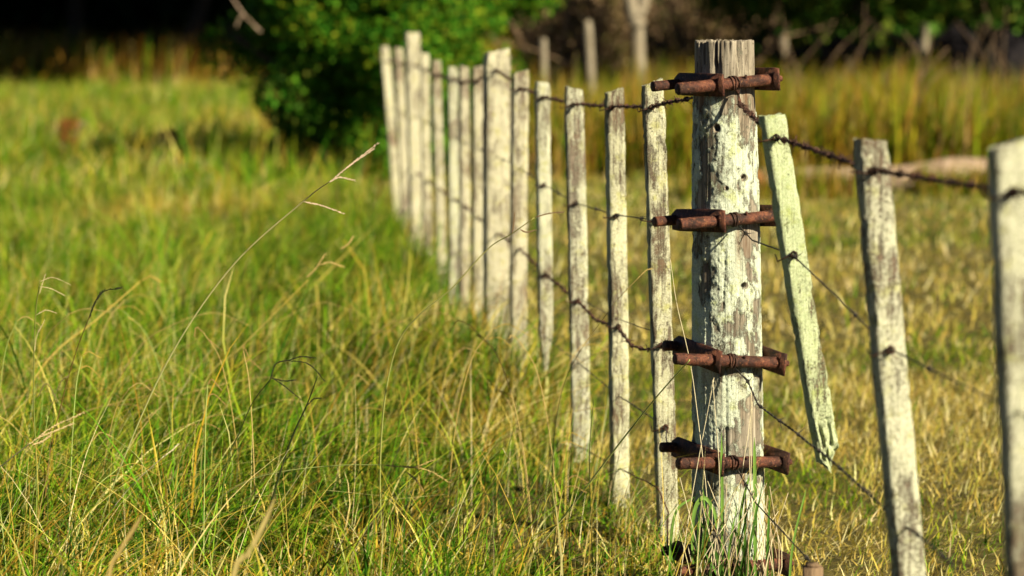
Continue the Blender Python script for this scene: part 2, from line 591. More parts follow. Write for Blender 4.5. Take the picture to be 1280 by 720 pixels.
def short_grass(name, y0, y1, n, nseg, L, ws, wm, label):
    x, y = scatter(y0, y1, n, 1, wm)
    tuft = n2(x, y, 4.0, 31)
    N = n
    lie = rng.uniform(size=N) < .84
    H = np.where(lie, L * .35, L) * rng.uniform(.5, 1.25, N) * (.6 + .8 * tuft)
    bend = np.where(lie, rng.uniform(1.2, 3.0, N), rng.uniform(.2, .9, N))
    droop = np.where(lie, rng.uniform(.2, .8, N), rng.uniform(0, .3, N))
    az = np.where(rng.uniform(size=N) < .55, rng.normal(.5, .8, N), rng.uniform(0, 2 * np.pi, N))
    dryp = np.clip(.72 + 2.4 * (n2(x, y, 1.6, 33) - .5) + .9 * (n2(x, y, 6, 34) - .5), .12, .95)
    dry = rng.uniform(size=N) < dryp
    col = np.where(dry[:, None], pal(MOWN, N, .3), pal(GREEN, N) * [1.2, .95, 1])
    o = blades(name, x, y, H, ws * rng.uniform(.6, 1.4, N), az, bend, droop, col, nseg, M['grass'], None, .10)
    return tag(o, label, 'grass', None, 'stuff')


short_grass('mown_grass', 2.8, 9, 125000, 3, .066, .0042, .30, 'matted short straw and green grass round the picket stub')
short_grass('mown_grass', 9, 26, 110000, 2, .11, .010, .28, 'short cropped grass stretching to the grassy bank')


def tall_grass(name, pts_x, pts_y, hs, ws, label, pals, nseg=3):
    N = len(pts_x)
    tuft = n2(pts_x, pts_y, 1.2, 41)
    H = hs * (.5 + .6 * rng.uniform(size=N)) * (.55 + .9 * tuft)
    bend = np.abs(rng.normal(.35, .25, N))
    az = np.where(rng.uniform(size=N) < .5, rng.normal(.3, .6, N), rng.uniform(0, 2 * np.pi, N))
    col = pals(N)
    o = blades(name, pts_x, pts_y, H, ws * rng.uniform(.6, 1.4, N), az, bend, np.clip(bend * .5, 0, .6), col, nseg, M['grass'], None, .04)
    return tag(o, label, 'grass', None, 'stuff')


def ochre(N):
    c = pal(STRAW, N) * [.66, .54, .5]
    gr = pal(GREEN, N) * [1.3, .9, .8]
    k = (rng.uniform(size=N) < .5)[:, None]
    return np.where(k, gr, c)


n = 50000
yy = rng.uniform(19.6, 31, n); xx = rng.uniform(-.5, 9, n)
xx = np.where(rng.uniform(size=n) < .5, xx, xx * .75 + 1.3)
tall_grass('bank_grass', xx, yy, .88, .022, 'tall ochre grass on the bank behind the fallen log', ochre)
n = 26000
yy = rng.uniform(45.5, 54, n); xx = rng.uniform(-15, 0, n)
tall_grass('wood_edge_grass', xx, yy, 1.25, .035, 'tall rusty brown grass along the edge of the dark wood',
           lambda N: np.where((rng.uniform(size=N) < .3)[:, None], pal(GREEN, N), pal(STRAW, N) * [.62, .46, .38]))


n = 5200
xx = rng.uniform(1.2, 5.2, n); yy = 17.35 + .25 * (xx - 1.6) + rng.normal(0, .12, n)
k = n2(xx, yy, 2.2, 47) > .46
tall_grass('log_grass', xx[k], yy[k], .30, .012, 'low tufts growing up against the fallen log', ochre)


# ------------------------------------------------------------------ trees and bushes
def leaf_cloud(clumps, per, L, cols, dark=0.0):
    """leaf-sized faces spread through clumps (centre, radius)"""
    C, Rd = [], []
    for (c, r), k in zip(clumps, per):
        d = rng.normal(size=(k, 3)); d /= np.linalg.norm(d, axis=1)[:, None]
        rad = rng.uniform(size=k) ** .45
        C.append(np.array(c) + d * rad[:, None] * np.array(r)); Rd.append(d)
    C = np.vstack(C); D = np.vstack(Rd)
    N = len(C)
    nrm = D * .6 + rng.normal(size=(N, 3)) * .7 + [0, 0, .35]
    nrm /= np.linalg.norm(nrm, axis=1)[:, None]
    a = np.cross(nrm, rng.normal(size=(N, 3))); a /= np.linalg.norm(a, axis=1)[:, None]
    b = np.cross(nrm, a)
    l = L * rng.uniform(.55, 1.3, N)
    V = np.stack([C - a * l[:, None] * .5, C + b * l[:, None] * .24, C + a * l[:, None] * .5 - nrm * l[:, None] * .12, C - b * l[:, None] * .24], 1)
    col = pal(cols, N, .3)
    return V.reshape(-1, 3), np.arange(N * 4).reshape(-1, 4), np.repeat(col, 4, 0)


def limbs(mb, p, d, r, length, depth, tips):
    n = 6
    pts = [np.array(p, float)]
    d = np.array(d, float)
    for k in range(n):
        d = d + rng.normal(0, .13, 3) + [0, 0, .03]
        d /= np.linalg.norm(d)
        pts.append(pts[-1] + d * length / n)
    mb.tube(np.array(pts), np.linspace(r, r * .55, n + 1), 7 if depth else 8)
    if depth == 0:
        tips.append(pts[-1]); return
    for k in range(rng.integers(2, 4)):
        s = pts[rng.integers(3, n + 1)]
        nd_ = d + rng.normal(0, .55, 3); nd_ /= np.linalg.norm(nd_)
        limbs(mb, s, nd_, r * .5, length * .68, depth - 1, tips)


def tree(name, label, cat, base, h, r, clumps, per, L, cols, bark, group=None, lean=(0, 0, 1), stems=1, trunk_h=.5, depth=2):
    e = empty(name, base, label, cat, group)
    mb = MB(); tips = []
    for s in range(stems):
        off = np.array([rng.normal(0, .15), rng.normal(0, .15), 0]) if stems > 1 else np.zeros(3)
        ld = np.array(lean) + (rng.normal(0, .35, 3) * [1, 1, 0] if stems > 1 else 0)
        limbs(mb, np.array(base) + off + [0, 0, -.05], ld, r, h * trunk_h, depth, tips)
    mb.build('trunk', bark, e)
    if clumps:
        V, Q, c = leaf_cloud(clumps, per, L, cols)
        np_mesh('crown', V, Q, None, M['leaf'], e, False, {'Col': c})
    return e


def clumped(c, rad, n, cr, per, flat=1.0):
    out, k = [], []
    for _ in range(n):
        d = rng.normal(size=3); d /= np.linalg.norm(d)
        p = np.array(c) + d * np.array(rad) * rng.uniform(.35, 1.0)
        if p[2] < .15: p[2] = .15 + rng.uniform(0, .3)
        s = cr * rng.uniform(.6, 1.35)
        out.append((p, (s, s, s * flat))); k.append(max(8, int(per * (s / cr) ** 2)))
    return out, k


MIDG = np.array([[.038, .10, .010], [.062, .14, .014], [.026, .07, .008], [.11, .14, .018]])
BUSH = np.array([[.026, .12, .006], [.055, .18, .010], [.10, .24, .014], [.016, .07, .006], [.17, .22, .012]])
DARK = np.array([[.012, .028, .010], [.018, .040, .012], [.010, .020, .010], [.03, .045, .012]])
MIDG = np.array([[.038, .10, .010], [.062, .14, .014], [.026, .07, .008], [.11, .14, .018]])

# the big bush behind the far end of the fence
cl, pe = clumped((-.95, 19.6, 1.45), (.95, 1.2, 1.45), 130, .25, 400)
c2, p2 = clumped((-1.5, 20.0, 1.10), (.82, 1.0, 1.15), 110, .25, 300)
c3, p3 = clumped((.0, 20.6, 1.95), (1.0, 1.0, .8), 60, .25, 380)
bush = tree('green_bush', 'large bright green bush growing behind the far end of the fence', 'bush', (-1.1, 19.8, 0), 2.2, .07,
     cl + c3, pe + p3, .06, BUSH, M['darkbark'], stems=4, trunk_h=.45)

tree('dark_bush', 'dark leafy bush crowding against the large bright green one', 'bush', (-2.0, 20.4, 0), 2.2, .06, c2, p2, .07, np.vstack([MIDG, BUSH[:3]]), M['darkbark'], stems=3, trunk_h=.26, depth=1)  # big bush's shaded side, built apart with the shade as darker leaf colours

# dark shaded wood at the top of the pasture
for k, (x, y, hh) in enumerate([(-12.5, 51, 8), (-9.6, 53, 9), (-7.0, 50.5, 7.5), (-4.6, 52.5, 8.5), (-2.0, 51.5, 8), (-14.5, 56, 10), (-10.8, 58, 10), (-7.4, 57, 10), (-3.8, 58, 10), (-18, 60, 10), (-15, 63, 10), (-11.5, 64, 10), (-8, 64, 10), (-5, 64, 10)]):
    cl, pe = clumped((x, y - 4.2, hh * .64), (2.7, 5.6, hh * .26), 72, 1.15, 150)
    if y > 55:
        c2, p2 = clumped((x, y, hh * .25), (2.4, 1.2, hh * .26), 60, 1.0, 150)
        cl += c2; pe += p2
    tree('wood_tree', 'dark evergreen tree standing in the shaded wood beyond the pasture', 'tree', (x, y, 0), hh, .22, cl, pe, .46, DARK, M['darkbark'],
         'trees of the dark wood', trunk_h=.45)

# far trees that close the view behind bush and bank
for k, (x, y, hh) in enumerate([(-.5, 60, 9), (2.4, 57, 8), (5.2, 59, 9), (8.0, 56, 8.5), (10.8, 58, 9), (13.6, 57, 9), (1, 63, 9), (3.8, 63, 9), (6.6, 63, 9), (9.4, 63, 9)]):
    cl, pe = clumped((x, y, hh * .42), (2.4, 1.6, hh * .45), 100, 1.0, 95)
    tree('backdrop_tree', 'olive green tree in the row beyond the grassy bank', 'tree', (x, y, 0), hh, .2, cl, pe, .44, MIDG, M['darkbark'],
         'trees beyond the bank', trunk_h=.4)

# shrubs over the added shade lumps on the right
for (px, d, wd, lab) in [(915, 28.6, .6, 'small green shrub behind the thick post'), (985, 27.8, .75, 'rounded green shrub beside the short grey stump'), (1065, 27.2, .8, 'broad green shrub hanging over the humped dark stone'),
                         (1150, 27.6, .8, 'green shrub hanging over the pale stump'), (1240, 27.0, .85, 'green shrub hanging over the widest dark stone'), (1335, 27.2, .9, 'dark green shrub beyond the last picket')]:
    b = at(px, 60, d)
    cl, pe = clumped((b.x, d, 2.35), (wd, 1.5, 1.05), 70, .27, 230)
    tree('green_shrub', lab, 'shrub', (b.x, d + .5, 0), 2.8, .05, cl, pe, .075, MIDG, M['darkbark'], stems=3)

# brown dead brush between bush and post
BR = np.array([[.16, .10, .055], [.22, .14, .08], [.12, .075, .04], [.26, .19, .10], [.10, .09, .025]])
for (px, d, wd, lab) in [(700, 30, .55, 'dry brown brush below the bush'), (755, 33, .6, 'brown dead brush between the pale trunks'), (875, 31, .7, 'tall dead brush rising behind the thick post'),
                         (835, 36, .7, 'faded brush behind the forked pale trunk')]:
    b = at(px, 60, d)
    cl, pe = clumped((b.x, d, 1.1), (wd, .6, 1.1), 26, .34, 200)
    tree('dead_brush', lab, 'brush', (b.x, d, 0), 2.4, .03, cl, pe, .09, BR, M['twig'], stems=6, trunk_h=.6, depth=2)


def pale_trunk(name, label, pts, rad, d, extra=None):
    P = [at(px, py, d) for px, py in pts]
    P[0].z = -.05
    e = empty(name, (P[0].x, d, 0), label, 'dead tree' if name == 'dead_tree' else 'stump')
    mb = MB(); mb.tube(spline(P, 16), np.linspace(rad, rad * .8, 16), 10)
    mb.build('trunk', M['bark'], e)
    if extra:
        for ex, r2 in extra:
            m2 = MB(); m2.tube(spline([at(px, py, d - .05) for px, py in ex], 8), np.linspace(r2, r2 * .6, 8), 8)
            m2.build('limb', M['bark'], e)
    return e


pale_trunk('dead_tree', 'pale forked dead tree rising over the brush behind the pickets', [(801, 190), (799, 110), (797, 40), (792, -60)], .085, 27,
           [([(798, 34), (789, 8), (783, -50)], .10), ([(797, 20), (805, 0), (808, -50)], .08)])
pale_trunk('dead_tree', 'slim brownish dead trunk next to the forked one', [(742, 200), (739, 110), (735, 35), (731, 28)], .055, 27)
pale_trunk('dead_tree', 'thin pale dead trunk seen over the hanging picket', [(681, 190), (680, 110), (679, 55), (679, 48)], .045, 26)
pale_trunk('pale_stump', 'small pale stump standing over the dark stones', [(1153, 100), (1155, 60), (1156, 35), (1157, 31)], .055, 30)
pale_trunk('pale_stump', 'short grey stump in front of a rounded green shrub', [(978, 100), (979, 70), (979, 45), (979, 40)], .06, 32)


def boulder(name, label, c, r, mat, seed):
    n1, n2_ = 28, 18
    u = np.linspace(0, 2 * np.pi, n1, endpoint=False); v = np.linspace(-.5 * np.pi, .5 * np.pi, n2_)
    uu, vv = np.meshgrid(u, v)
    D = np.stack([np.cos(vv) * np.cos(uu), np.cos(vv) * np.sin(uu), np.sin(vv)], -1).reshape(-1, 3)
    rr = .65 + .7 * fbm(D * 1.7 + seed * 9, 5, seed, .5)
    Vv = D * rr[:, None] * np.array(r) + np.array(c)
    i = np.arange(n2_ - 1)[:, None] * n1; j = np.arange(n1)[None]; j2 = (j + 1) % n1
    Q = np.stack([i + j, i + j2, i + n1 + j2, i + n1 + j], -1).reshape(-1, 4)
    o = np_mesh(name, Vv, Q, None, mat, origin=(c[0], c[1], 0))
    return tag(o, label, 'stone')


for k, (px, py, d, rx, rz, lab) in enumerate([(1005, 92, 29.2, .30, .22, 'dark stone at the inner end of the row, nearest the thick post'), (1050, 86, 29.4, .34, .30, 'dark humped stone half hidden in the bank grass'),
                                              (1098, 94, 29.4, .30, .20, 'low dark stone sunk deep in the bank grass'), (1140, 94, 29.6, .26, .22, 'small dark stone under the pale stump'),
                                              (1195, 84, 29.2, .40, .34, 'tall dark stone beside the pale stump'), (1255, 86, 29.2, .44, .36, 'widest dark stone at the top of the bank'), (1325, 85, 29.4, .5, .40, 'dark stone at the outer end of the row')]):
    p = at(px, py, d)
    boulder('dark_stone', lab, (p.x, d, p.z - .22), (rx, .4, rz + .35), M['rock'], k + 1)  # added dark lumps where only shade lies under the shrubs
p = at(850, 197, 22)
boulder('slate_stone', 'small blue grey stone lying in the short grass below the bank', (p.x, 22, .10), (.14, .12, .13), M['bluerock'], 9)


def log(name, label, pts, rads, d0, d1, mat):
    P = [at(px, py, d0 + (d1 - d0) * k / (len(pts) - 1)) for k, (px, py) in enumerate(pts)]
    C = spline(P, 26)
    rr = np.interp(np.linspace(0, 1, 26), np.linspace(0, 1, len(rads)), rads)
    rr = rr * (1 + .5 * (fbm(C * 3, 3, 5) - .5))
    e = empty(name, (C[12][0], C[12][1], 0), label, 'log')
    mb = MB(); mb.tube(C, rr, 16); mb.build('trunk', mat, e)
    m2 = MB(); t = C[0] - C[1]; t /= np.linalg.norm(t)
    m2.tube(np.array([C[0] + t * .002, C[0] + t * .03]), [rr[0] * .93, rr[0] * .9], 16); m2.build('cut_end', M['cut'], e)
    return e


log('fallen_log', 'pinkish bleached fallen log lying across the foot of the bank', [(946, 228), (1010, 226), (1090, 228), (1165, 226), (1230, 222), (1300, 222)], [.11, .10, .12, .15, .17, .12], 17.6, 18.6, M['log'])


def dead_shrub(name, label, stems, d, rad, mat):
    P0 = at(stems[0][0][0], stems[0][0][1], d)
    e = empty(name, (P0.x, d, 0), label, 'shrub')
    for k, st in enumerate(stems):
        P = [at(px, py, d) for px, py in st]
        if k == 0: P = [Vector((P0.x, d, -.03))] + P
        mb = MB(); mb.tube(spline(P, 14), np.linspace(rad * (1 if k == 0 else .6), rad * .3, 14), 6)
        mb.build('stem' if k == 0 else 'branch', mat, e)


dead_shrub('dead_shrub', 'bare brown dead shrub standing in the bank grass', [[(1120, 190), (1140, 140), (1150, 100), (1185, 60)], [(1146, 112), (1148, 70), (1130, 40)], [(1140, 140), (1165, 100), (1200, 80)], [(1128, 165), (1112, 130), (1105, 90)],
                                                                  [(1150, 100), (1160, 70), (1165, 40)]], 20.5, .016, M['twig'])
for q, (px, d, lab) in enumerate([(1005, 23, 'leafless brown twigs rising beside the thick post'), (1062, 24, 'spindly dead shrub before the humped stone'), (1215, 22.5, 'wiry dead shrub before the widest stone'), (1250, 24.5, 'thin grey brown twigs by the last picket')]):
    st = []
    for k in range(6):
        a, b = px + rng.normal(0, 6), 40 + 3600 / d - 14 * k
        st.append([(a, b - 20), (a + rng.normal(0, 16), b - 60), (a + rng.normal(8, 28), b - rng.uniform(90, 125))])
    st[0] = [(px, 40 + 3600 / d)] + st[0]
    dead_shrub('dead_shrub', lab, st, d, .011, M['twig'])
for st in [[(326, 40), (316, 30), (303, 16), (288, -6)], [(304, 18), (299, 24), (295, 34)]]:
    mb = MB(); mb.tube(spline([at(a, b, 18.5) for a, b in st], 12), np.linspace(.010, .006, 12), 6)
    o = mb.build('dead_branch', M['log'], bush)
    o['label'] = 'pale bare branch sticking out of the bush'
for (px, py, lab) in [(88, 215, 'taller russet seeding dock plant in the pasture'), (212, 215, 'shorter russet dock plant standing nearer the bushes')]:
    d = 3600 / (py - 40)
    b = at(px, py, d)
    e = empty('dock_plant', (b.x, d, 0), lab, 'weed')
    mb = MB(); hh = .45 if px < 100 else .36
    for k in range(6):
        a = rng.uniform(0, 6.28); s = rng.uniform(.05, .16)
        mb.tube(spline([(b.x, d, -.02), (b.x + .5 * s * math.cos(a), d + .5 * s * math.sin(a), hh * .6), (b.x + s * math.cos(a), d + s * math.sin(a), hh)], 6), [.006] * 6, 5)
    mb.build('stem', M['twig'], e)
    cl, pe = clumped((b.x, d, hh * .8), (.12, .12, .12), 16, .05, 60)
    V, Q, c = leaf_cloud(cl, pe, .03, np.array([[.26, .10, .025], [.34, .15, .04], [.2, .08, .02]]))
    np_mesh('seed_head', V, Q, None, M['leaf'], e, False, {'Col': c})


# ------------------------------------------------------------------ the thick strainer post
PY = 4.9
ptop, pbot = at(905.5, 52, PY), at(911, 700, PY)
pdir = (ptop - pbot) / (ptop.z - pbot.z)


def post_axis(z): return pbot + pdir * (z - pbot.z)


def post_r(z):
    zt = ptop.z
    return np.interp(zt - z, [0, .10, .25, .55, .85, 1.3], [.0600, .0612, .0655, .0690, .0725, .0760])


base = post_axis(0)
post = empty('strainer_post', (base.x, base.y, 0), 'thick round lichen covered wooden post carrying five rusty wire strainers', 'post')
ns, nr = 270, 460
th = np.linspace(0, 1, ns, endpoint=False)
th = 2 * np.pi * (th - .075 * np.sin(2 * np.pi * th * 1))          # denser towards the front (th=pi)
zz = np.linspace(-.25, ptop.z, nr)
T, Z = np.meshgrid(th, zz)
T, Z = T.ravel(), Z.ravel()
front = T - np.pi                                                   # 0 faces the camera, + to the left side
ca, sa = np.sin(T), np.cos(T)
rad = post_r(Z)
# photo pixel row of every vertex, used to lay the lichen the way it grows on this post
pyrow = 40 + (CAM_Z - Z) * F / PY
su = front                                                          # angle round the post
P3 = np.stack([np.cos(T) * .0675, np.sin(T) * .0675, Z], 1)
gr = fbm(P3 * [260, 260, 7], 4, 51)
gr2 = fbm(P3 * [95, 95, 3.2], 3, 52)
crack = sstep(.61, .70, gr2)
topz = sstep(135, 60, pyrow)
fiss = (sstep(.54, .66, fbm(P3 * [120, 120, 5], 4, 57)) + .5 * sstep(.56, .62, fbm(P3 * [45, 45, 3], 2, 77))) * topz
lum = fbm(P3 * [22, 22, 13], 4, 53, .6)
lum2 = fbm(P3 * [60, 60, 45], 4, 54, .6)
side = -np.sin(front)                                               # -1 left .. +1 right as seen
bias = np.interp(pyrow, [40, 112, 135, 150, 262, 300, 330, 420, 600, 720], [-.36, -.36, .0, .07, .06, .02, .09, .13, .07, -.04])
bias = bias - .09 * sstep(-.1, .55, side) * sstep(340, 280, pyrow)
lich = .5 + (lum - .5) * 1.35 + (lum2 - .5) * .5 + bias
lm = sstep(.46, .56, lich)
crumb = fbm(P3 * [330, 330, 330], 3, 55)
rad = rad * (1 + .035 * (fbm(P3 * [14, 14, 4], 3, 56) - .5))
rad = rad + (gr - .5) * .0016 - crack * .0045 * (1 - .5 * lm) - fiss * .012 + lm * (.0012 + .0035 * (crumb - .35) * (1 + .8 * sstep(.2, -.7, side)))
for (px, py, hr) in [(927, 219, .0052), (928, 353, .0055), (893, 158, .006), (905, 232, .003)]:
    zc = CAM_Z - (py - 40) * PY / F
    off = (px - 640) / F * PY - post_axis(zc).x
    ang = -math.asin(max(-1, min(1, off / post_r(zc))))
    dd = np.hypot((front - ang) * .068, Z - zc)
    rad = rad - .018 * sstep(hr * 1.25, hr * .5, dd)
    lich = lich - .4 * sstep(hr * 2, hr, dd)
ax = np.stack([base.x + pdir.x * (Z - 0), np.full_like(Z, PY) + 0 * Z, Z], 1)
V = ax + np.stack([ca * rad, sa * rad, np.zeros_like(rad)], 1)
k = Z > ptop.z - 1e-6
V[k, 2] += (.007 * (fbm(V[k] * [120, 120, 1], 3, 58) - .5) * 2)
topc = np.array([[ptop.x, PY, ptop.z - .004]])
i = np.arange(nr - 1)[:, None] * ns; j = np.arange(ns)[None]; j2 = (j + 1) % ns
Q = np.stack([i + j, i + j2, i + ns + j2, i + ns + j], -1).reshape(-1, 4)
# rings of the weathered top
rings = [V[(nr - 1) * ns:]]
Vt = [V]; Qt = [Q]; cnt = len(V); lastidx = np.arange((nr - 1) * ns, nr * ns)
for f in (.93, .8, .55, .25):
    rv = topc + (V[lastidx - 0][:, :] * 0 + rings[0] - topc) * f
    rv[:, 2] = ptop.z + .004 * (fbm(rv * [160, 160, 1], 3, 59) - .5) * 2 + (.003 if f > .9 else -.001)
    idx = np.arange(cnt, cnt + ns)
    Vt.append(rv); cnt += ns
    if f == .93: prev = lastidx
    Qt.append(np.stack([prev, np.roll(prev, -1), np.roll(idx, -1), idx], 1)); prev = idx
Vt.append(topc); Tt = np.stack([prev, np.roll(prev, -1), np.full(ns, cnt)], 1)
la = np.concatenate([lich, np.full(ns * 4 + 1, .1)])
run = np.zeros_like(Z)
streak = sstep(.42, .66, fbm(np.stack([np.cos(T) * 3.2, np.sin(T) * 3.2, Z * 2.5], 1), 4, 83, .6))
for py in (103, 276, 449, 576):
    dz = (CAM_Z - (py + 10 - 40) * PY / F) - Z
    run = np.maximum(run, streak * sstep(-.02, .0, dz) * (1 - sstep(.01, .13, dz)) * .75)
run = np.concatenate([run, np.zeros(ns * 4 + 1)])
np_mesh('shaft', np.vstack(Vt), np.vstack(Qt), Tt, M['post'], post, True, {'lichen': la, 'rust_run': run})

STR = []      # (front wire start, rear wire end) of every strainer


def strainer(px, py, phi, roll, tilt, coil_turns, extra):
    z = at(px, py, PY - .075).z
    c = post_axis(z)
    r = float(post_r(np.array(z)))
    Mx = Matrix.Translation(Vector((c.x, PY, z))) @ Matrix.Rotation(R(roll), 4, 'Y') @ Matrix.Rotation(R(phi), 4, 'Z') @ Matrix.Rotation(R(tilt), 4, 'X')
    o = bpy.data.objects.new('wire_strainer', None)
    o.location = Vector((c.x, PY, z)) - post.location
    o.parent = post
    COL.objects.link(o)
    tr = lambda p: np.array([list(Mx @ Vector(q)) for q in p])
    xl, xr = -(r + .004), r + .0045
    yf, yb = -(r + .041), r + .027
    hh = .0225
    for (x, nm) in ((xl, 'side_plate'), (xr, 'side_plate')):
        mb = MB()
        # plate outline with clipped rear corner, real thickness
        th_ = .0045
        prof = [(yf, -hh), (yf, hh), (yf + .02, hh * 1.04), (yb - .02, hh * 1.0), (yb, hh * .5), (yb, -hh * .9), (yb - .03, -hh)]
        prof = [(a + rng.normal(0, .0006), b + rng.normal(0, .0006)) for a, b in prof]
        m = len(prof)
        Vp = [(x - th_ / 2, a, b) for a, b in prof] + [(x + th_ / 2, a, b) for a, b in prof] + [(x - th_ / 2, 0, 0), (x + th_ / 2, 0, 0)]
        Qp = [(k, (k + 1) % m, m + (k + 1) % m, m + k) for k in range(m)]
        Tp = [(2 * m, (k + 1) % m, k) for k in range(m)] + [(2 * m + 1, m + k, m + (k + 1) % m) for k in range(m)]
        mb.add(tr(Vp), Qp, Tp)
        mb.build(nm, M['rust'], o, False)
    yt = -(r + .0145)
    rt = .0120
    mb = MB()
    xa = np.linspace(xl - .090, xr - .004, 110)
    rr = rt * (1 + .05 * (fbm(np.stack([xa * 60, xa * 0 + py, xa * 0], 1), 2, 3) - .5)); rr[0] *= .90
    mb.tube(tr([(a, yt, 0) for a in xa]), rr, 30, rough=.0016)
    mb.build('winding_tube', M['rust'], o)
    mb = MB()
    xa = np.linspace(xl - extra, xr + .012, 60)
    mb.tube(tr([(a, yb - .0145, 0) for a in xa]), .0105, 20, rough=.0014)
    mb.build('rear_rod', M['rust'], o)
    mb = MB()
    mb.tube(tr([(xr + .003, yt, 0), (xr + .007, yt, 0)]), .0125, 16)
    mb.tube(tr([(xr + .007, yt, 0), (xr + .015, yt, 0)]), .0105, 6)
    mb.tube(tr([(xr + .015, yt, 0), (xr + .022, yt, 0)]), .0062, 10)
    mb.build('nut', M['rust'], o, False)
    # peg stopping the tube, a short pin through it
    mb = MB()
    pa = .8
    mb.tube(tr([(xl + .062, yt - .011 * math.cos(pa), .011 * math.sin(pa)), (xl + .062, yt - .019 * math.cos(pa), .019 * math.sin(pa))]), .0028, 8)
    mb.build('pin', M['rust'], o)
    mb = MB()
    a = np.linspace(0, 2 * math.pi * coil_turns, int(26 * coil_turns))
    xc = xl + .030 + .016 * a / a[-1] + .0015 * np.sin(a * 1.7)
    mb.tube(tr(np.stack([xc, yt + (rt + .0018) * np.cos(a), (rt + .0018) * np.sin(a)], 1)), .0017, 6)
    mb.build('wire_coil', M['wire'], o)
    s = Mx @ Vector((xl + .046, yt - rt * .4, -rt - .001))
    e = Mx @ Vector((xl - .02, yb - .0145, .0))
    STR.append((s, e))


strainer(925, 103, 26, -5.0, 2, 2.6, .062)
strainer(922, 276, 27, -2.5, -2, 2.3, .052)
strainer(925, 449, 23, 5.5, 1, 3.4, .030)
strainer(925, 576, 25, 4.0, 0, 3.1, .034)
strainer(925, 706, 24, 2.0, 0, 2.0, .030)

# ------------------------------------------------------------------ fence: pickets, slim posts, wires
fo = Vector((fence_x(8.5), 8.5, 0))
fence = empty('picket_fence', fo, 'old wire fence of peeling white green wooden pickets hung on rusty strands', 'fence')
HOLES = {}


def depth_of(px): return 1.0075 / ((px - 640) / F + .125)


